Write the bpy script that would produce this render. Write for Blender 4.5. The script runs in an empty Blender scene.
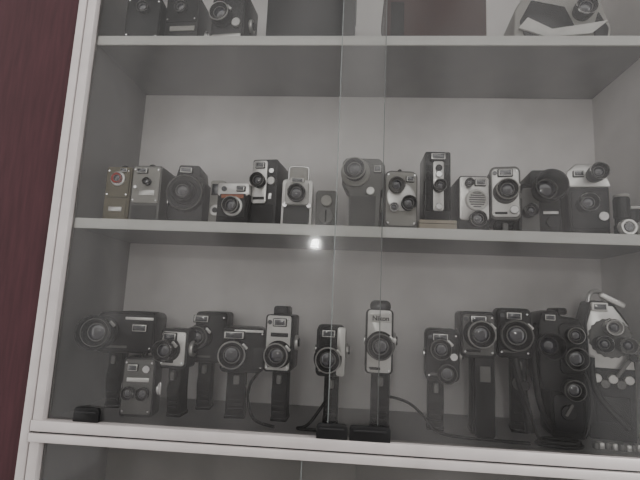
import bpy, bmesh, random
from math import *
from mathutils import Vector, Matrix
random.seed(4)
scn=bpy.context.scene
# ------------------------------------------------------------ materials
def mat(name,col,rough=.5,metal=0.,bump=0.,scale=300.,var=.12,spec=.5,coat=0.):
    m=bpy.data.materials.new(name); m.use_nodes=True
    nt=m.node_tree; b=nt.nodes['Principled BSDF']
    b.inputs['Roughness'].default_value=rough; b.inputs['Metallic'].default_value=metal
    b.inputs['Specular IOR Level'].default_value=spec
    b.inputs['Coat Weight'].default_value=coat
    tc=nt.nodes.new('ShaderNodeTexCoord'); n=nt.nodes.new('ShaderNodeTexNoise')
    n.inputs['Scale'].default_value=scale if bump else 25.; n.inputs['Detail'].default_value=4
    nt.links.new(tc.outputs['Object'],n.inputs['Vector'])
    n2=nt.nodes.new('ShaderNodeTexNoise'); n2.inputs['Scale'].default_value=18; n2.inputs['Detail'].default_value=5
    nt.links.new(tc.outputs['Object'],n2.inputs['Vector'])
    r=nt.nodes.new('ShaderNodeValToRGB')
    r.color_ramp.elements[0].position=.3; r.color_ramp.elements[1].position=.7
    r.color_ramp.elements[0].color=[c*(1-var) for c in col]+[1]
    r.color_ramp.elements[1].color=[min(1,c*(1+var)) for c in col]+[1]
    nt.links.new(n2.outputs['Fac'],r.inputs['Fac']); nt.links.new(r.outputs['Color'],b.inputs['Base Color'])
    if bump:
        bm=nt.nodes.new('ShaderNodeBump'); bm.inputs['Strength'].default_value=bump; bm.inputs['Distance'].default_value=.001
        nt.links.new(n.outputs['Fac'],bm.inputs['Height']); nt.links.new(bm.outputs['Normal'],b.inputs['Normal'])
    return m
BLK=mat('black_plastic',(.006,.006,.0065),.38,spec=.35)
BLKG=mat('gloss_black',(.005,.005,.006),.22,spec=.4)
LEA=mat('black_leatherette',(.009,.009,.009),.6,bump=.3,scale=900,spec=.3)
GLEA=mat('grey_leatherette',(.09,.09,.088),.6,bump=.4,scale=900)
OLV=mat('olive_leatherette',(.19,.165,.10),.6,bump=.3,scale=900)
DGR=mat('dark_grey_paint',(.019,.019,.020),.42,spec=.4)
GRY=mat('grey_paint',(.18,.177,.17),.42)
LGR=mat('light_grey_paint',(.45,.44,.41),.45)
SIL=mat('satin_silver',(.80,.79,.77),.3,metal=.55)
CHR=mat('chrome',(.9,.9,.9),.15,metal=1.)
WHT=mat('white_enamel',(.86,.85,.82),.4)
RED=mat('red_paint',(.65,.05,.03),.4)
ORG=mat('orange_paint',(.5,.16,.07),.4)
TAN=mat('tan_card',(.56,.50,.40),.8)
BRN=mat('brown_card',(.075,.036,.032),.6)
LNS=mat('lens_glass',(.015,.015,.028),.05,coat=1.,spec=.9)
WIN=mat('finder_glass',(.04,.045,.055),.08,coat=1.,spec=.9)
RUB=mat('rubber_cable',(.015,.015,.015),.6)
ALU=mat('brushed_aluminium',(.60,.56,.55),.45,metal=.3,var=.06)
SHE=mat('shelf_edge_white',(.86,.86,.83),.45,var=.04)
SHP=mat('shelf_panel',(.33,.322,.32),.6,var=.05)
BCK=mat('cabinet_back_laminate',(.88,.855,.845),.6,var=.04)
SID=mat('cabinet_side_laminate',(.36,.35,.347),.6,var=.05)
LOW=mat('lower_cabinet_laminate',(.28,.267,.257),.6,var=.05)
FLO=mat('floor_tile',(.42,.41,.40),.4)
WAL=mat('painted_wall',(.50,.49,.485),.8)
EDG=mat('glass_edge',(.2,.22,.215),.3)
def wood():
    m=mat('maroon_laminate',(.056,.018,.023),.6,var=.2,spec=.3)
    nt=m.node_tree
    tc=[n for n in nt.nodes if n.type=='TEX_COORD'][0]
    mp=nt.nodes.new('ShaderNodeMapping'); mp.inputs['Scale'].default_value=(6,6,.5)
    nt.links.new(tc.outputs['Object'],mp.inputs['Vector'])
    for n in nt.nodes:
        if n.type=='TEX_NOISE': nt.links.new(mp.outputs['Vector'],n.inputs['Vector'])
    return m
MAR=wood()
def glassmat():
    m=bpy.data.materials.new('hazy_sheet_glass'); m.use_nodes=True; nt=m.node_tree; nt.nodes.clear()
    N=nt.nodes.new; L=nt.links.new
    out=N('ShaderNodeOutputMaterial'); tr=N('ShaderNodeBsdfTransparent'); tr.inputs[0].default_value=(.94,.943,.935,1)
    gl=N('ShaderNodeBsdfGlossy'); gl.inputs['Roughness'].default_value=.06
    df=N('ShaderNodeBsdfDiffuse'); df.inputs[0].default_value=(.80,.78,.78,1)  # whitish diffuse layer paints the milky reflection haze into the panes
    fr=N('ShaderNodeFresnel'); fr.inputs[0].default_value=1.48
    m1=N('ShaderNodeMixShader'); m2=N('ShaderNodeMixShader')
    tc=N('ShaderNodeTexCoord'); mp=N('ShaderNodeMapping'); mp.inputs['Scale'].default_value=(3,3,1.2)
    mp.inputs['Rotation'].default_value=(0,.5,0)
    no=N('ShaderNodeTexNoise'); no.inputs['Scale'].default_value=1.8; no.inputs['Detail'].default_value=6
    mr=N('ShaderNodeMapRange'); mr.inputs['From Min'].default_value=.35; mr.inputs['From Max'].default_value=.7
    mr.inputs['To Min'].default_value=.003; mr.inputs['To Max'].default_value=.065
    L(tc.outputs['Object'],mp.inputs['Vector']); L(mp.outputs[0],no.inputs['Vector']); L(no.outputs['Fac'],mr.inputs['Value'])
    L(mr.outputs[0],m1.inputs['Fac']); L(tr.outputs[0],m1.inputs[1]); L(df.outputs[0],m1.inputs[2])
    L(fr.outputs[0],m2.inputs['Fac']); L(m1.outputs[0],m2.inputs[1]); L(gl.outputs[0],m2.inputs[2])
    L(m2.outputs[0],out.inputs[0]); return m
GLS=glassmat()
# ------------------------------------------------------------ mesh helpers
def finish(name,bm,m,parent=None,loc=(0,0,0),rot=(0,0,0),smooth=True):
    bmesh.ops.recalc_face_normals(bm,faces=bm.faces)
    me=bpy.data.meshes.new(name); bm.to_mesh(me); bm.free()
    if smooth:
        for p in me.polygons: p.use_smooth=True
        try: me.set_sharp_from_angle(angle=radians(35))
        except Exception: pass
    me.materials.append(m)
    o=bpy.data.objects.new(name,me); scn.collection.objects.link(o)
    o.location=loc; o.rotation_euler=rot
    if parent: o.parent=parent
    return o
def box(p,name,c,s,m,bev=.003,seg=2,taper=1.,rot=(0,0,0)):
    bm=bmesh.new(); bmesh.ops.create_cube(bm,size=1)
    for v in bm.verts:
        k=taper if v.co.z>0 else 1
        v.co=Vector((v.co.x*s[0]*k,v.co.y*s[1]*k,v.co.z*s[2]))
    b=min(bev,min(s)*.45)
    if b>0: bmesh.ops.bevel(bm,geom=bm.edges[:],offset=b,segments=seg,profile=.5,affect='EDGES')
    return finish(name,bm,m,p,c,rot)
def prism(p,name,pts,a0,a1,m,bev=.002,axis='y',loc=(0,0,0)):
    """outline in xz extruded along y (axis 'y'), or outline in yz extruded along x (axis 'x')"""
    bm=bmesh.new(); vs=[]
    for (u,v) in pts:
        vs.append(bm.verts.new((u,a0,v) if axis=='y' else (a0,u,v)))
    f=bm.faces.new(vs); r=bmesh.ops.extrude_face_region(bm,geom=[f])
    d=Vector((0,a1-a0,0)) if axis=='y' else Vector((a1-a0,0,0))
    bmesh.ops.translate(bm,verts=[g for g in r['geom'] if isinstance(g,bmesh.types.BMVert)],vec=d)
    if bev: bmesh.ops.bevel(bm,geom=bm.edges[:],offset=bev,segments=2,profile=.5,affect='EDGES',clamp_overlap=True)
    return finish(name,bm,m,p,loc)
def rr(x0,x1,z0,z1,r,n=4):
    """rounded rectangle outline; r scalar or 4 radii (bl,br,tr,tl)"""
    if not isinstance(r,(tuple,list)): r=(r,)*4
    P=[]
    for (cx,cz,a,ri) in ((x0,z0,180,r[0]),(x1,z0,270,r[1]),(x1,z1,0,r[2]),(x0,z1,90,r[3])):
        sx=1 if cx==x0 else -1; sz=1 if cz==z0 else -1
        if ri<1e-5: P.append((cx,cz)); continue
        for i in range(n+1):
            t=radians(a+90*i/n); P.append((cx+sx*ri+ri*cos(t),cz+sz*ri+ri*sin(t)))
    return P
def lathe(p,name,c,prof,m,axis='-y',seg=40,knurl=()):
    bm=bmesh.new(); rings=[]
    for k,(d,r) in enumerate(prof):
        ring=[]
        if r<1e-6: ring=[bm.verts.new((0,0,d))]
        else:
            for i in range(seg):
                rad=r*(.94 if (k in knurl and i%2) else 1); a=2*pi*i/seg
                ring.append(bm.verts.new((rad*cos(a),rad*sin(a),d)))
        rings.append(ring)
    for A,B in zip(rings,rings[1:]):
        if len(A)==1 and len(B)==1: continue
        for i in range(seg):
            j=(i+1)%seg
            if len(A)==1: bm.faces.new((A[0],B[i],B[j]))
            elif len(B)==1: bm.faces.new((A[i],A[j],B[0]))
            else: bm.faces.new((A[i],A[j],B[j],B[i]))
    rot={'-y':(pi/2,0,0),'y':(-pi/2,0,0),'x':(0,pi/2,0),'-x':(0,-pi/2,0),'z':(0,0,0)}[axis]
    return finish(name,bm,m,p,c,rot)
def disc(p,name,c,r,L,m,axis='-y',knurl=False,seg=32):
    b=min(r,L)*.15
    return lathe(p,name,c,[(0,0),(0,r-b),(b,r),(L-b,r),(L,r-b),(L,0)],m,axis,seg,(2,3) if knurl else ())
def tube(p,name,pts,r,m,cyclic=False):
    cu=bpy.data.curves.new(name,'CURVE'); cu.dimensions='3D'; cu.bevel_depth=r; cu.bevel_resolution=3; cu.resolution_u=6
    s=cu.splines.new('NURBS'); s.points.add(len(pts)-1)
    for q,c in zip(s.points,pts): q.co=(*c,1)
    s.use_endpoint_u=not cyclic; s.order_u=3; s.use_cyclic_u=cyclic
    cu.materials.append(m); o=bpy.data.objects.new(name,cu); scn.collection.objects.link(o); o.parent=p
    return o
def root(name,X,Y,Z,rot=0):
    o=bpy.data.objects.new(name,None); o.empty_display_size=.03; scn.collection.objects.link(o)
    o.location=(X,Y,Z); o.rotation_euler=(0,0,radians(rot)); return o
def lens(p,x,z,r,L,y=0,m=BLK,ring=CHR,g=LNS,n='lens'):
    lathe(p,n+'_barrel',(x,y,z),[(-.002,r*.9),(.2*L,r*.9),(.2*L,r*.8),(.3*L,r*.8),(.3*L,r*.97),(.34*L,r),(.62*L,r),(.66*L,r*.95),(.72*L,r*.95),
        (.74*L,r),(.97*L,r),(L,r*.96),(L,r*.86),(.9*L,r*.8),(.72*L,r*.66),(.72*L,0)],m,knurl=(5,6))
    if ring:
        lathe(p,n+'_trim_ring',(x,y,z),[(.9*L,r*1.005),(.93*L,r*1.03),(L,r*1.0),(L+.0008,r*.95),(L,r*.91)],ring)
    lathe(p,n+'_inner_ring',(x,y,z),[(.72*L,r*.64),(.76*L,r*.62),(.76*L,r*.57),(.74*L,r*.55)],GRY if ring else m)
    lathe(p,n+'_front_element',(x,y,z),[(.73*L,r*.56),(.77*L,r*.46),(.81*L,r*.27),(.83*L,0)],g)
def hood(p,x,z,r,L,y=0,m=BLK,ring=None,n='lens_hood'):
    lathe(p,n,(x,y,z),[(0,r*.75),(.35*L,r*.78),(.5*L,r*.95),(L,r),(L,r*.93),(.5*L,r*.82),(.3*L,r*.6),(.3*L,0)],m)
    lathe(p,n+'_rim',(x,y,z),[(.94*L,r*1.0),(.96*L,r*1.03),(L+.0006,r*1.0),(L+.0006,r*.92)],ring or DGR)
    lathe(p,n+'_element',(x,y,z),[(.3*L,r*.62),(.42*L,r*.45),(.48*L,.0)],LNS)
    lathe(p,n+'_inner_ring',(x,y,z),[(.3*L,r*.7),(.4*L,r*.68),(.4*L,r*.62),(.3*L,r*.60)],ring or GRY)
def finder(p,x,z,w,h,y=0,m=BLK,d=.03,n='viewfinder'):
    box(p,n,(x,y+d/2-.004,z),(w,d,h),m,.002)
    box(p,n+'_bezel',(x,y-.0040,z),(w*.86,.002,h*.8),SIL,.0005)
    box(p,n+'_window',(x,y-.0048,z),(w*.74,.002,h*.62),WIN,.0005)
def screws(p,pts,y):
    for i,(x,z) in enumerate(pts): disc(p,'screw_%d'%i,(x,y,z),.0022,.0015,CHR,seg=12)
def grip(p,x,w,z0,z1,y0,d,m=LEA,lean=.012):
    pts=[(y0+lean,z0),(y0+lean+d*.9,z0),(y0+d,z0+(z1-z0)*.55),(y0+d,z1),(y0,z1),(y0+.004,z0+(z1-z0)*.7),(y0-.002,z0+(z1-z0)*.55),(y0+.005,z0+(z1-z0)*.3)]
    prism(p,'grip',pts,x-w/2,x+w/2,m,.004,'x')
    box(p,'grip_cap',(x,y0+lean+d*.45,z0+.004),(w*1.08,d*.98,.008),BLKG,.002)
    box(p,'trigger',(x,y0-.003,z1-.018),(w*.3,.012,.018),GRY,.002)
    for i in range(5): box(p,'grip_rib_%d'%i,(x,y0+.004,z0+.02+i*(z1-z0-.05)/5),(w*.7,.006,.003),BLK,.001)
def super8(name,X,Y,rot,w,top,bot,d,L,body=BLK,face=SIL,gx=0,gw=.03,fz=None,Z=0.,r=.012,gm=LEA,knob=True,lm=BLK,ring=CHR,facez=None,fwin=True):
    p=root(name,X,Y,Z,rot)
    x0,x1=-w/2,w/2
    prism(p,'body',rr(x0,x1,bot,top,r),0,d,body,.003)
    fz0,fz1=facez or (bot+.006,top-.006)
    prism(p,'face_plate',rr(x0+.004,x1-.004,fz0,fz1,r*.7),-.003,.001,face,.001)
    lx,lz,lr,ll=L
    lathe(p,'lens_mount',(lx,-.003,lz),[(-.001,lr*1.15),(.003,lr*1.15),(.005,lr*1.05),(.005,0)],body)
    lens(p,lx,lz,lr,ll,-.005,lm,ring)
    box(p,'zoom_lever',(lx+lr*.9,-.005-ll*.5,lz+lr*.6),(.006,.005,.014),SIL,.001,rot=(0,-.8,0))
    if fwin:
        zz=fz or (top-.016); finder(p,lx,zz,w*.5,.017,-.003,BLK,.02)
        disc(p,'light_sensor',(x0+.010,-.0035,zz),.0045,.002,WIN)
    if knob:
        disc(p,'side_dial',(x1,d*.45,(bot+top)/2),.016,.007,SIL,'x',True)
        disc(p,'side_dial_hub',(x1+.007,d*.45,(bot+top)/2),.009,.003,BLK,'x')
        disc(p,'footage_counter',(x0,d*.4,(bot+top)/2),.010,.003,CHR,'-x')
    box(p,'eyepiece',(0,d+.008,top-.018),(.022,.02,.02),BLK,.004)
    box(p,'film_door_seam',(x0,d*.55,(bot+top)/2),(.001,d*.8,(top-bot)*.8),DGR,.0003)
    box(p,'name_strip',(-w*.15,-.0036,fz0+.008),(w*.4,.0012,.005),BLK if face is not DGR else GRY,.0004)
    screws(p,[(x0+.008,fz0+.006),(x1-.008,fz0+.006),(x1-.008,fz1-.006)],-.003)
    if gw: grip(p,gx,gw,0,bot+.003,.012,.045,gm)
    return p
def boxcam(name,X,Y,rot,w,h,d,body,face,lenses,Z=.40,r=.004,facez=(.3,1.)):
    p=root(name,X,Y,Z,rot)
    prism(p,'body',rr(-w/2,w/2,0,h,r),0,d,body,.002)
    prism(p,'face_plate',rr(-w/2+.003,w/2-.003,h*facez[0],h*facez[1]-.004,r*.8),-.003,.001,face,.001)
    for i,(lx,lz,lr,ll,lm) in enumerate(lenses): lens(p,lx,lz,lr,ll,-.003,lm,CHR,n='lens_%d'%i)
    screws(p,[(-w/2+.007,h*facez[0]+.006),(w/2-.007,h*facez[0]+.006),(-w/2+.007,h-.010),(w/2-.007,h-.010)],-.003)
    tube(p,'carry_handle',[(0,.01,h),(0,.012,h+.006),(0,d*.5,h+.010),(0,d-.012,h+.006),(0,d-.01,h)],.003,LEA)
    disc(p,'wind_key_hub',(w/2,d*.5,h*.45),.014,.004,CHR,'x',True)
    box(p,'wind_key',(w/2+.006,d*.5,h*.45),(.004,.006,.026),CHR,.001)
    disc(p,'side_dial',(-w/2,d*.5,h*.5),.016,.003,SIL,'-x')
    return p
# ------------------------------------------------------------ cabinet
D=.24; XR=1.183; ZT=.8136; ZTOP=1.24; ZB=-.50
def slab(name,x0,x1,y0,y1,z0,z1,m,bev=.0,p=None):
    return box(p,name,((x0+x1)/2,(y0+y1)/2,(z0+z1)/2),(x1-x0,y1-y0,z1-z0),m,bev)
cab=root('display_cabinet',0,0,0)
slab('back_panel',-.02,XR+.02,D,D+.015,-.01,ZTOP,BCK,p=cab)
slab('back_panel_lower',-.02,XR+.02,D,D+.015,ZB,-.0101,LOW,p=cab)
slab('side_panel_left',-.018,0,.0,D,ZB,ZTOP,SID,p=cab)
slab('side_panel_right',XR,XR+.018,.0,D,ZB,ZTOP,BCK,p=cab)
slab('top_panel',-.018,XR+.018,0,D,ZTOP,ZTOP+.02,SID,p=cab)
for i,z in enumerate((ZT,.40)):
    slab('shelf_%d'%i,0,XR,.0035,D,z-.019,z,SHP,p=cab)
    slab('shelf_edge_%d'%i,0,XR,.0005,.0045,z-.021,z+.0005,SHE,.0008,p=cab)
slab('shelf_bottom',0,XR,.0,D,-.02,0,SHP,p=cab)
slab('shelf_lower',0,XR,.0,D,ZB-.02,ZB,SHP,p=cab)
# aluminium trims
fr=root('aluminium_door_frame',0,0,0)
slab('stile_left_outer',-.040,-.023,-.022,.0,ZB,ZTOP,ALU,.002,fr)
slab('stile_left_inner',-.021,-.001,-.020,.0,ZB,ZTOP,ALU,.002,fr)
slab('stile_left_groove',-.024,-.020,-.014,.0,ZB,ZTOP,DGR,0,fr)
slab('stile_right',XR-.003,XR+.05,-.026,.0,ZB,ZTOP,ALU,.002,fr)
slab('rail_track_upper',-.021,XR,-.024,-.001,-.019,.001,ALU,.0015,fr)
slab('rail_groove',-.021,XR,-.020,-.001,-.023,-.018,DGR,0,fr)
slab('rail_track_lower',-.021,XR,-.026,-.001,-.038,-.022,ALU,.0015,fr)
slab('rail_top',-.021,XR,-.024,-.001,ZTOP-.04,ZTOP,ALU,.002,fr)
slab('rail_foot',-.021,XR,-.024,-.001,ZB-.02,ZB+.02,ALU,.002,fr)
# sliding glass doors
def pane(nm,x0,x1,y,z0,z1,edge):
    g=root(nm,0,0,0)
    bm=bmesh.new(); vs=[bm.verts.new(v) for v in ((x0,y,z0),(x1,y,z0),(x1,y,z1),(x0,y,z1))]; bm.faces.new(vs)
    finish('glass_sheet',bm,GLS,g,smooth=False)
    slab('polished_edge',edge-.0007,edge+.0007,y-.0025,y+.0025,z0,z1,EDG,.0,g)
pane('glass_door',0,.637,-.006,.001,ZTOP-.04,.637)
pane('glass_door',.545,XR,-.015,.001,ZTOP-.04,.545)
pane('glass_door',0,.60,-.006,ZB+.02,-.038,.60)
pane('glass_door',.50,XR,-.015,ZB+.02,-.038,.50)
for x,w,y in ((.082,.05,-.009),(.553,.056,-.018),(.622,.074,-.018)):
    h=root('glass_door_pull',x,y,.0015)
    if y<-.01: h.location.y=-.0245
    prism(h,'pull_block',rr(-w/2,w/2,0,.026,(.001,.001,.006,.006)),0,.007 if y<-.01 else -.007,BLK,.0015)
    box(h,'pull_ridge',(0,-.001 if y<-.01 else -.008,.018),(w*.8,.004,.003),DGR,.001)
# ------------------------------------------------------------ room
slab('wall_left',-1.6,-.041,-.012,.25,-1.2,1.5,MAR)
slab('wall_right',XR+.051,2.6,-.012,.25,-1.2,1.5,MAR)
slab('floor',-1.6,2.6,-3.2,.25,-1.25,-1.2,FLO)
slab('wall_back',-1.6,2.6,-3.25,-3.2,-1.2,1.5,WAL)
slab('cabinet_base',-.038,XR+.05,.0,.25,-1.2,ZB-.021,MAR)
# ------------------------------------------------------------ middle shelf
Z=.40
p=boxcam('box_camera',.060,.045,0,.057,.126,.08,OLV,OLV,[(0,.098,.012,.010,RED)],facez=(.45,1.))
finder(p,.012,.117,.018,.010,-.003,OLV,.01); box(p,'latch',(0,-.003,.03),(.03,.003,.01),SIL,.001)
box(p,'front_leather_panel',(0,-.0015,.03),(.046,.002,.045),OLV,.001)
lathe(p,'lens_plate',(0,-.003,.098),[(0,.016),(.003,.016),(.004,.014),(.004,0)],SIL)
p=boxcam('box_camera',.124,.045,0,.066,.130,.09,GRY,LGR,[(.004,.092,.009,.010,BLK)],facez=(.35,1.))
finder(p,-.01,.117,.026,.012,-.003,GRY,.01); box(p,'front_leather_panel',(0,-.0015,.022),(.056,.002,.036),GLEA,.001)
box(p,'exposure_scale',(.004,-.004,.068),(.035,.002,.012),SIL,.0006); disc(p,'release_button',(-.022,-.003,.08),.004,.004,CHR)
p=root('movie_camera',.203,.075,Z,4)
prism(p,'body',rr(-.040,.040,0,.118,.018),0,.10,DGR,.003)
prism(p,'top_housing',[(-.03,.11),(.03,.11),(.024,.145),(-.022,.145)],.004,.08,BLK,.004)
finder(p,-.004,.131,.03,.014,.002,BLK,.02)
lathe(p,'shutter_housing',(0,0,.076),[(0,.043),(.012,.043),(.015,.040),(.015,.028),(.012,.026),(.012,0)],BLK,knurl=(0,1))
lathe(p,'silver_ring',(0,0,.076),[(.0149,.0405),(.0165,.039),(.0149,.0375)],GRY)
lens(p,0,.076,.022,.026,-.012,BLK,DGR); box(p,'foot',(0,.03,.008),(.09,.07,.014),DGR,.003)
p=root('light_meter',.266,.10,Z,-5)
prism(p,'body',rr(-.017,.017,0,.116,.005),0,.035,LGR,.002)
box(p,'dial_window',(0,-.001,.094),(.026,.003,.026),WIN,.001); disc(p,'scale_disc',(0,0,.045),.013,.005,SIL,knurl=True); disc(p,'scale_hub',(0,-.005,.045),.006,.003,BLK)
p=root('compact_camera',.318,.05,Z,-4)
prism(p,'body',rr(-.035,.035,0,.094,.006),0,.05,LEA,.002)
prism(p,'top_plate',rr(-.0355,.0355,.068,.097,.006),-.002,.052,SIL,.002)
box(p,'front_plate',(0,-.002,.046),(.058,.004,.052),DGR,.002)
box(p,'colour_strip',(0,-.0045,.066),(.050,.0014,.008),ORG,.0004)
lens(p,.002,.044,.018,.020,-.004,BLK,SIL); finder(p,.018,.083,.020,.013,-.004,BLK,.012)
lathe(p,'lens_surround',(.002,-.004,.044),[(0,.022),(.003,.022),(.004,.020),(.004,.017)],SIL)
disc(p,'flash_sensor',(-.02,-.002,.083),.006,.003,WIN); disc(p,'shutter_button',(-.02,.02,.097),.006,.004,CHR,'z')
# tall camera
p=root('movie_camera',.383,.06,Z,-8)
prism(p,'body',rr(-.029,.029,0,.155,.005),0,.10,BLK,.003)
prism(p,'face_plate',rr(-.027,.006,.055,.152,.006),-.004,.001,SIL,.001)
prism(p,'lower_face',rr(-.024,.024,.006,.052,.004),-.003,.001,LEA,.001)
finder(p,-.010,.140,.022,.014,-.004,BLK,.02); lens(p,-.010,.103,.016,.022,-.004,BLK,CHR)
disc(p,'speed_dial',(.016,0,.105),.009,.006,SIL,knurl=True); disc(p,'speed_dial.001',(.016,0,.128),.006,.005,CHR)
box(p,'release_lever',(.016,-.004,.07),(.008,.008,.014),CHR,.001); box(p,'name_strip',(-.01,-.005,.066),(.026,.002,.006),BLK,.0004)
# silver camera with wire finder
p=root('movie_camera',.458,.05,Z,3)
prism(p,'body',rr(-.033,.033,0,.108,.008),0,.08,SIL,.003)
box(p,'front_leather_panel',(0,-.001,.03),(.056,.003,.04),GLEA,.001)
box(p,'nose_housing',(0,-.006,.075),(.05,.014,.05),WHT,.004)
lens(p,.0,.072,.019,.020,-.012,BLK,CHR); finder(p,0,.102,.03,.012,-.011,WHT,.02)
for s in (-1,1): disc(p,'dial_%d'%s,(.026*s,-.001,.05),.006,.006,CHR,knurl=True)
tube(p,'frame_finder',[(-.022,.02,.106),(-.022,.02,.120),(-.022,.02,.139),(-.018,.02,.143),(.018,.02,.143),(.022,.02,.139),(.022,.02,.120),(.022,.02,.106)],.0022,CHR)
box(p,'frame_glass',(0,.02,.125),(.040,.001,.032),LGR,.0003)
box(p,'foot',(0,.03,.004),(.058,.04,.008),BLK,.002)
# small grey
p=root('light_meter',.521,.06,Z,0)
prism(p,'body',rr(-.023,.023,0,.088,.007),0,.03,GRY,.002); disc(p,'diffuser_dome',(0,0,.064),.012,.007,LGR)
disc(p,'scale_disc',(0,0,.03),.017,.005,GRY,knurl=True); box(p,'scale_pointer',(0,-.006,.03),(.003,.002,.026),BLK,.0004)
# large grey camera
p=root('movie_camera',.600,.07,Z,-6)
prism(p,'body',[(-.03,.0),(.035,.0),(.038,.09),(.046,.10),(.046,.150),(.034,.165),(-.040,.168),(-.048,.158),(-.048,.105),(-.032,.09)],0,.09,GRY,.004)
lathe(p,'lens_ring',(-.018,0,.132),[(-.001,.032),(.008,.032),(.010,.029),(.010,0)],LGR)
lens(p,-.018,.132,.024,.030,-.008,DGR,LGR); finder(p,.03,.14,.018,.018,-.001,DGR,.02)
box(p,'front_leather_panel',(0,-.001,.045),(.055,.003,.07),GLEA,.002); disc(p,'dial',(.016,-.002,.09),.009,.006,SIL,knurl=True)
# turret camera
p=boxcam('turret_movie_camera',.680,.055,4,.070,.134,.08,GRY,LGR,[(-.012,.098,.017,.020,GRY),(.014,.060,.016,.020,DGR),(-.017,.050,.010,.016,CHR)],facez=(.1,1.),r=.014)
lathe(p,'turret_disc',(-.001,-.003,.075),[(0,.030),(.004,.030),(.005,.027),(.005,0)],SIL); finder(p,.018,.115,.018,.014,-.003,DGR,.012)
box(p,'foot',(0,.03,.004),(.07,.06,.008),BLK,.002)
# tall black on box
b=root('cardboard_box',.757,.05,Z); box(b,'carton',(0,.045,.014),(.078,.09,.028),TAN,.002); box(b,'lid_seam',(0,-.0003,.02),(.078,.001,.001),DGR,0); 
p=root('movie_camera',.757,.055,Z+.028,0)
prism(p,'body',rr(-.027,.027,0,.150,.004),0,.07,BLKG,.003)
prism(p,'face_plate',rr(-.010,.012,.02,.128,.004),-.004,.001,SIL,.001)
for i,z in enumerate((.028,.112,.098)): disc(p,'dial_%d'%i,(.001,-.004,z),.007,.006,BLK if i%2 else CHR)
lens(p,.001,.070,.013,.022,-.004,BLK,CHR); finder(p,0,.138,.034,.016,-.002,BLK,.02)
box(p,'side_leather_panel',(-.019,-.001,.07),(.012,.002,.10),LEA,.0008); box(p,'side_leather_panel.001',(.0205,-.001,.07),(.010,.002,.10),LEA,.0008)
# silver with grille
p=root('movie_camera',.832,.055,Z,0)
prism(p,'body',rr(-.031,.031,0,.126,.006),0,.09,DGR,.003); prism(p,'face_plate',rr(-.030,.030,.03,.123,.006),-.004,.001,SIL,.001)
lathe(p,'meter_cell_housing',(.004,-.004,.072),[(0,.023),(.006,.023),(.008,.021),(.008,.018),(.005,.017),(.005,0)],WHT)
for i in range(7):
    z=-.0145+i*.0048; wd=2*sqrt(max(1e-6,.0165**2-z*z)); box(p,'meter_cell_louvre_%d'%i,(.004,-.010,.072+z),(wd,.003,.0022),GRY,.0005)
finder(p,.012,.110,.024,.015,-.004,BLK,.012); lens(p,-.012,.108,.009,.014,-.004,BLK,CHR,n='taking_lens'); lens(p,.004,.030,.017,.02,-.003,BLK,CHR)
# silver grey zoom
p=super8('movie_camera',.900,.065,-10,.062,.152,.035,.09,(.0,.094,.022,.030),GRY,SIL,0,.036,Z=Z,r=.012,lm=DGR,ring=LGR)
box(p,'foot',(0,.04,.004),(.05,.05,.008),DGR,.002); disc(p,'aux_lens',(.016,-.003,.055),.009,.008,CHR)
# black camera with round hood
p=root('movie_camera',.980,.08,Z,-6)
prism(p,'body',rr(-.045,.040,0,.120,.010),0,.10,BLK,.004); prism(p,'top_housing',rr(-.02,.034,.112,.152,.008),.006,.085,DGR,.003)
prism(p,'face_plate',rr(-.040,-.005,.01,.11,.008),-.003,.001,GRY,.001)
hood(p,.004,.102,.032,.058,-.001,BLK); lens(p,-.028,.056,.014,.030,-.003,DGR,CHR,n='aux_lens'); disc(p,'dial',(.02,-.0,.035),.013,.007,DGR,knurl=True)
box(p,'name_strip',(.018,-.001,.056),(.03,.002,.006),SIL,.0005); lens(p,.022,.135,.010,.02,.004,DGR,CHR,n='finder_lens')
# silver domed camera
p=root('movie_camera',1.068,.06,Z,-8)
prism(p,'body',[(-.038,0),(.038,0),(.040,.11),(.030,.14),(.010,.154),(-.020,.156),(-.038,.140),(-.042,.10)],0,.08,BLK,.005)
prism(p,'top_plate',[(-.044,.108),(.042,.108),(.034,.138),(.012,.158),(-.022,.160),(-.042,.142)],-.004,.07,SIL,.004)
lens(p,.010,.133,.018,.034,-.004,BLK,CHR); finder(p,-.02,.136,.022,.014,-.005,BLK,.012)
prism(p,'face_plate',rr(-.034,.034,.02,.10,.006),-.003,.001,DGR,.001); lens(p,-.010,.07,.019,.03,-.003,BLK,CHR,n='lower_lens')
disc(p,'dial',(.023,-.003,.045),.010,.007,CHR,knurl=True)
for (x,y,r,L,m) in ((1.120,.040,.015,.082,BLK),(1.156,.065,.020,.062,DGR)):
    q=root('loose_lens',x,y,Z); lathe(q,'barrel',(0,0,0),[(0,0),(0,r),(.3*L,r),(.3*L,r*.88),(.5*L,r*.88),(.5*L,r),(.95*L,r),(L,r*.9),(L,0)],m,'z',knurl=(5,6)); disc(q,'lens_cap',(0,0,L),r*.95,.006,LGR if m is BLK else WHT,'z')
for x in (1.112,1.146):
    q=root('loose_lens',x,.008,Z+.0158); disc(q,'barrel',(.0,.0,0),.0155,.012,WHT,'y'); lathe(q,'front_ring',(0,0,0),[(0,.015),(.003,.015),(.003,.011),(0,.009),(0,0)],SIL); disc(q,'front_element',(0,0,0),.008,.002,LNS)
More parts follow.
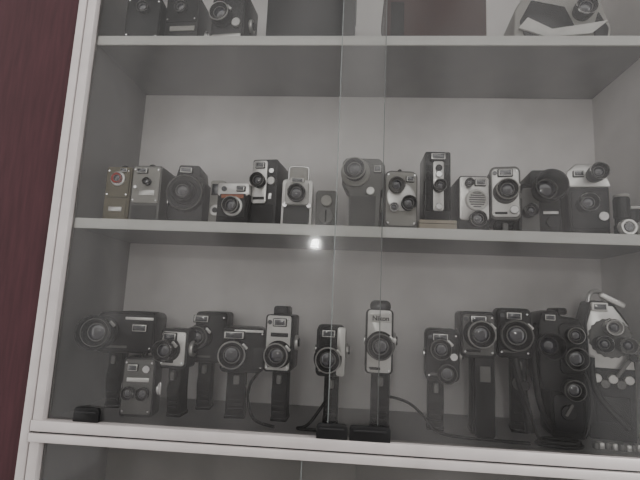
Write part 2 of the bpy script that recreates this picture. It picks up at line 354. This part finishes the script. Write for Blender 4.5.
# ------------------------------------------------------------ bottom shelf
Z=0
p=super8('super_8_camera',.092,.085,8,.125,.208,.120,.09,(-.048,.165,.030,.040),BLK,DGR,-.022,.030,Z=0,r=.014,knob=False,fwin=False,ring=GRY)
box(p,'top_rib',(.02,.03,.206),(.07,.05,.008),DGR,.003); box(p,'silver_trim',(.028,-.0045,.195),(.06,.002,.006),SIL,.0006); finder(p,.03,.175,.035,.018,-.003,BLK,.01)
lathe(p,'hood_rim',(-.048,-.045,.165),[(-.004,.031),(.006,.036),(.009,.036),(.009,.033),(0,.029)],BLKG)
p=boxcam('twin_lens_movie_camera',.150,.045,5,.066,.118,.045,DGR,GRY,[(-.015,.048,.013,.014,BLK),(.014,.048,.013,.014,BLK)],Z=0,r=.006,facez=(.05,1.))
finder(p,-.012,.098,.022,.016,-.003,BLK,.01); disc(p,'dial',(.016,-.003,.096),.008,.006,CHR,knurl=True); box(p,'name_strip',(0,-.004,.074),(.045,.002,.008),SIL,.0006)
super8('super_8_camera',.220,.04,-4,.060,.180,.100,.045,(-.008,.138,.021,.032),DGR,SIL,0,.028,Z=0,r=.008)
super8('super_8_camera',.272,.115,6,.070,.216,.105,.085,(-.022,.162,.024,.045),BLK,DGR,-.01,.030,Z=0,r=.008,ring=GRY)
p=super8('super_8_camera',.360,.06,10,.092,.188,.096,.08,(-.020,.135,.027,.034),BLK,LEA,-.01,.040,Z=0,r=.012,ring=SIL)
box(p,'silver_trim',(.010,-.004,.181),(.06,.002,.005),SIL,.0006); box(p,'battery_door',(.032,-.004,.128),(.022,.003,.04),DGR,.002)
p=super8('super_8_camera',.434,.055,-2,.058,.218,.102,.085,(.002,.138,.024,.030),BLK,WHT,.004,.032,Z=0,r=.007,facez=(.106,.216),ring=SIL)
prism(p,'top_housing',rr(-.014,.016,.210,.236,.006),.004,.06,DGR,.003)
box(p,'face_slot',(.002,-.004,.177),(.036,.002,.008),BLK,.0006)
p=super8('super_8_camera',.543,.06,3,.060,.200,.098,.08,(-.006,.134,.025,.030),DGR,BLK,.004,.030,Z=0,r=.010,ring=SIL)
prism(p,'silver_side_strip',rr(.012,.029,.10,.198,.005),-.005,.0,SIL,.001)
p=super8('super_8_camera',.640,.045,-3,.056,.238,.110,.09,(.002,.166,.025,.034),BLK,SIL,.004,.038,Z=0,r=.009,facez=(.113,.236),ring=GRY,fwin=False)
prism(p,'top_housing',rr(-.020,.022,.232,.256,.010),.0,.07,BLK,.004); box(p,'viewfinder_window',(.0,-.001,.243),(.022,.003,.012),WIN,.001)
box(p,'label_plate',(.002,-.0045,.220),(.042,.003,.016),WHT,.001)
t=bpy.data.curves.new('label_text','FONT'); t.body='Nikon'; t.size=.0135; t.extrude=.0004; t.offset=.0003; t.align_x='CENTER'; t.materials.append(BLK)
to=bpy.data.objects.new('label_text',t); scn.collection.objects.link(to); to.parent=p; to.location=(.002,-.0064,.2155); to.rotation_euler=(pi/2,0,0)
p=super8('super_8_camera',.768,.06,-8,.068,.203,.100,.08,(-.004,.165,.020,.030),DGR,DGR,-.012,.032,Z=0,r=.012,ring=GRY)
lens(p,.008,.118,.019,.022,-.003,DGR,GRY,n='lower_lens'); disc(p,'motor_dial',(.022,-.003,.15),.008,.006,CHR,knurl=True)
p=super8('super_8_camera',.838,.055,-5,.068,.242,.150,.085,(.000,.198,.026,.034),DGR,GRY,.012,.044,Z=0,r=.009,ring=SIL)
prism(p,'long_battery_grip',rr(-.008,.030,.0,.152,.006),-.002,.03,BLK,.003); box(p,'grip_badge',(.012,-.003,.12),(.02,.002,.03),GRY,.0006)
p=super8('super_8_camera',.919,.085,-12,.066,.252,.150,.09,(.0,.198,.030,.040),BLK,DGR,.010,.030,Z=0,r=.010,ring=GRY)
disc(p,'grip_joint',(.010,.012,.10),.014,.012,GRY); tube(p,'folding_arm',[(.0,-.004,.15),(.006,-.012,.11),(.018,-.016,.06),(.022,-.014,.012)],.008,BLK)
disc(p,'arm_knob',(.014,-.012,.10),.010,.010,BLK,knurl=True)
# large black camera with stacked lenses, round hood and side strap
p=root('movie_camera',1.012,.08,0,-8)
prism(p,'body',[(-.036,.09),(.040,.09),(.044,.15),(.044,.215),(.034,.236),(.0,.240),(-.010,.252),(-.036,.246),(-.044,.22),(-.044,.12)],0,.10,BLK,.004)
prism(p,'lower_body',rr(-.024,.040,.0,.095,.006),.008,.085,LEA,.003)
prism(p,'face_plate',rr(-.006,.038,.125,.226,.012),-.005,.001,DGR,.002)
prism(p,'lower_face',rr(-.018,.034,.012,.082,.006),.004,.009,DGR,.001)
for i,(x,z,r,m) in enumerate(((.018,.203,.016,SIL),(.018,.158,.022,GRY),(.012,.098,.020,GRY))): lens(p,x,z,r,.026,-.005,BLK if i else DGR,m,n='lens_%d'%i)
hood(p,-.028,.180,.026,.034,-.001,BLK,DGR,n='side_hood'); disc(p,'wind_disc',(.008,.004,.05),.015,.006,DGR,knurl=True); box(p,'wind_crank',(.008,-.003,.056),(.006,.004,.026),GRY,.001,rot=(0,.5,0))
box(p,'carry_handle',(.006,.05,.250),(.020,.08,.014),LEA,.005); finder(p,-.022,.236,.022,.014,-.001,BLK,.02)
tube(p,'side_strap',[(-.044,.02,.22),(-.056,-.01,.19),(-.058,-.02,.12),(-.048,-.016,.05),(-.026,-.006,.02)],.006,BLK)
tube(p,'cable_release',[(.038,-.004,.13),(.046,-.014,.10),(.042,-.02,.05),(.028,-.02,.01)],.003,RUB)
# silver-grey turret camera with handles
p=root('turret_movie_camera',1.108,.085,0,-14)
prism(p,'body',[(-.042,0),(.040,0),(.044,.16),(.036,.23),(.010,.272),(-.030,.276),(-.044,.23)],0,.09,DGR,.005)
prism(p,'upper_face',[(-.038,.14),(.040,.14),(.034,.225),(.008,.264),(-.028,.268),(-.040,.225)],-.003,.001,SIL,.001)
lathe(p,'turret_disc',(.0,-.002,.20),[(0,.040),(.006,.040),(.008,.036),(.008,0)],GRY,knurl=(0,1))
for i,a in enumerate((90,210,330)): lens(p,.022*cos(radians(a)),.20+.022*sin(radians(a)),.016,.030+.006*i,-.010,(SIL,BLK,GRY)[i],CHR,n='lens_%d'%i)
finder(p,-.016,.262,.030,.018,-.004,SIL,.05); box(p,'handle_arm',(.008,.0,.276),(.05,.014,.012),SIL,.004,rot=(0,.5,0)); tube(p,'top_handle',[(-.03,.02,.272),(-.03,.02,.29),(-.01,.04,.298),(.01,.06,.29),(.01,.06,.268)],.005,SIL)
for i in range(5): disc(p,'speed_dial_%d'%i,(-.028+.014*i,-.001,.12-.010*(i%2)),.009,.010,GRY if i%2 else SIL,knurl=True)
tube(p,'bracket_arm',[(-.036,-.01,.16),(-.040,-.016,.11),(-.02,-.02,.07),(.02,-.02,.03)],.006,BLK)
box(p,'exposure_panel',(0,-.002,.06),(.06,.004,.05),BLK,.002); box(p,'crank_arm',(.02,-.010,.145),(.007,.008,.05),GRY,.002,rot=(0,.6,0)); disc(p,'crank_knob',(.034,-.008,.165),.008,.014,BLK)
# cables and straps lying on the shelf
q=root('power_cable',0,0,0)
tube(q,'cable_a',[(.665,.09,.06),(.70,.10,.055),(.735,.08,.03),(.75,.05,.006),(.79,.03,.004),(.83,.03,.004)],.0028,RUB)
tube(q,'cable_a_tail',[(.83,.03,.004),(.87,.022,.004),(.92,.02,.004)],.0028,RUB)
q=root('wrist_strap',0,0,0)
tube(q,'strap_loop',[(.405,.10,.11),(.385,.06,.09),(.378,.04,.06),(.39,.03,.02),(.41,.028,.006),(.44,.024,.004)],.003,LEA)
q=root('wrist_strap',0,0,0)
tube(q,'strap_loop',[(.535,.05,.05),(.515,.035,.02),(.50,.03,.005),(.48,.025,.004),(.50,.018,.004),(.53,.02,.004)],.003,LEA)
q=root('wrist_strap',0,0,0)
tube(q,'strap_loop',[(.90,.05,.15),(.905,.02,.10),(.925,.015,.05),(.93,.02,.02),(.945,.02,.005)],.003,LEA)
q=root('coiled_shutter_cable',.975,.026,.0)
for i in range(2): tube(q,'coil_%d'%i,[( .042*cos(a)*(1-.12*i),.018*sin(a)*(1-.1*i),.004+.006*i) for a in [k*pi/6 for k in range(12)]],.0035,RUB if i%2 else DGR,True)
q=root('metal_link_bracelet',1.085,.028,0)
for i in range(9): box(q,'link_%d'%i,(-.044+.011*i,.004*sin(i),.006),(.009,.014,.012),SIL if i%2 else GRY,.002)
# ------------------------------------------------------------ top shelf
Z=ZT
def carton(nm,x,y,w,d,h,m,rot=0):
    q=root(nm,x,y,Z,rot); box(q,'carton',(0,d/2,(h-.02)/2),(w,d,h-.02),m,.003); box(q,'lid',(0,d/2,h-.012),(w+.003,d+.003,.026),m,.002)
    return q
p=boxcam('box_camera',.072,.05,4,.082,.13,.10,LEA,BLK,[(0,.10,.014,.012,BLK)],Z=Z,facez=(.2,1.))
p=boxcam('box_camera',.165,.05,-3,.080,.135,.10,BLK,LEA,[(0,.10,.015,.012,BLK)],Z=Z,facez=(.5,1.))
box(p,'label',(.004,-.002,.050),(.06,.003,.012),LGR,.0006)
p=super8('movie_camera',.275,.05,-6,.082,.16,.0,.09,(-.012,.078,.023,.024),BLK,DGR,0,0,Z=Z,r=.02,ring=SIL)
disc(p,'dial',(.024,-.003,.06),.011,.008,SIL,knurl=True); box(p,'front_trim',(0,-.004,.03),(.07,.003,.010),SIL,.001)
p=carton('camera_carrying_case',.468,.05,.205,.13,.17,BLK); disc(p,'case_lock',(0,-.001,.13),.010,.005,CHR); tube(p,'case_handle',[(-.04,.065,.172),(-.04,.065,.19),(0,.065,.20),(.04,.065,.19),(.04,.065,.172)],.005,LEA)
p=carton('cardboard_box',.750,.05,.225,.13,.15,BRN)
box(p,'side_band',(-.085,-.001,.06),(.03,.003,.11),BLK,.0005)
p=root('film_projector',1.02,.05,Z,-4)
prism(p,'body',[(-.10,.0),(.10,.0),(.105,.05),(.085,.12),(.05,.16),(-.06,.16),(-.095,.10)],0,.12,LGR,.008)
prism(p,'dark_front_panel',[(-.07,.01),(.0,.01),(.03,.05),(.01,.10),(-.06,.12),(-.085,.07)],-.005,.001,BLKG,.003)
prism(p,'silver_wing',[(-.09,.05),(-.03,.025),(.06,.03),(.095,.06),(.06,.055),(-.02,.045),(-.07,.075)],-.010,-.004,WHT,.002)
prism(p,'dark_side_panel',[(.065,.012),(.092,.012),(.097,.045),(.078,.085),(.07,.06)],-.004,.001,BLK,.002)
lens(p,.045,.085,.022,.03,0,BLK,CHR); box(p,'switch_panel',(.035,-.002,.014),(.05,.005,.014),BLK,.002)
box(p,'base_plate',(0,.06,.004),(.21,.13,.008),BLK,.003)
# ------------------------------------------------------------ lights
w=bpy.data.worlds.new('World'); scn.world=w; w.use_nodes=True
w.node_tree.nodes['Background'].inputs[0].default_value=(1,.975,.96,1); w.node_tree.nodes['Background'].inputs[1].default_value=1.32
def area(nm,loc,tgt,s,e,col=(1,1,1)):
    l=bpy.data.lights.new(nm,'AREA'); l.shape='RECTANGLE'; l.size=s[0]; l.size_y=s[1]; l.energy=e; l.color=col
    o=bpy.data.objects.new(nm,l); scn.collection.objects.link(o); o.location=loc
    o.rotation_euler=(Vector(tgt)-Vector(loc)).to_track_quat('-Z','Y').to_euler(); return o
area('added_fill_right',(2.75,-1.5,.8),(.6,.2,.35),(.5,.8),30,(1,.98,.96))  # added fill light, not a known window; brightens the cabinet from the right
q=root('wall_lamp',.25,-3.2,.80)
lathe(q,'lamp_base',(0,0,0),[(0,0),(0,.05),(.03,.05),(.04,.03),(.04,0)],WHT,'y')
E=bpy.data.materials.new('lamp_bulb_emission'); E.use_nodes=True; bb=E.node_tree.nodes['Principled BSDF']
bb.inputs['Emission Color'].default_value=(1,1,.97,1); bb.inputs['Emission Strength'].default_value=260
lathe(q,'bulb',(0,.04,0),[(0,.015),(.02,.03),(.045,.038),(.07,.03),(.08,0)],E,'y')
# ------------------------------------------------------------ camera
cx,cy,cz,yaw,pit,rol=.577,-.8673,.2394,-.0714,.1487,.043
f=Vector((sin(yaw)*cos(pit),cos(yaw)*cos(pit),sin(pit))); r=Vector((cos(yaw),-sin(yaw),0)); u=r.cross(f)
r2=r*cos(rol)+u*sin(rol); u2=-r*sin(rol)+u*cos(rol)
M=Matrix((r2,u2,-f)).transposed().to_4x4(); M.translation=(cx,cy,cz)
cd=bpy.data.cameras.new('camera'); co=bpy.data.objects.new('camera',cd); scn.collection.objects.link(co)
co.matrix_world=M; cd.sensor_width=36; cd.lens=36*440/640; cd.clip_start=.01
scn.camera=co
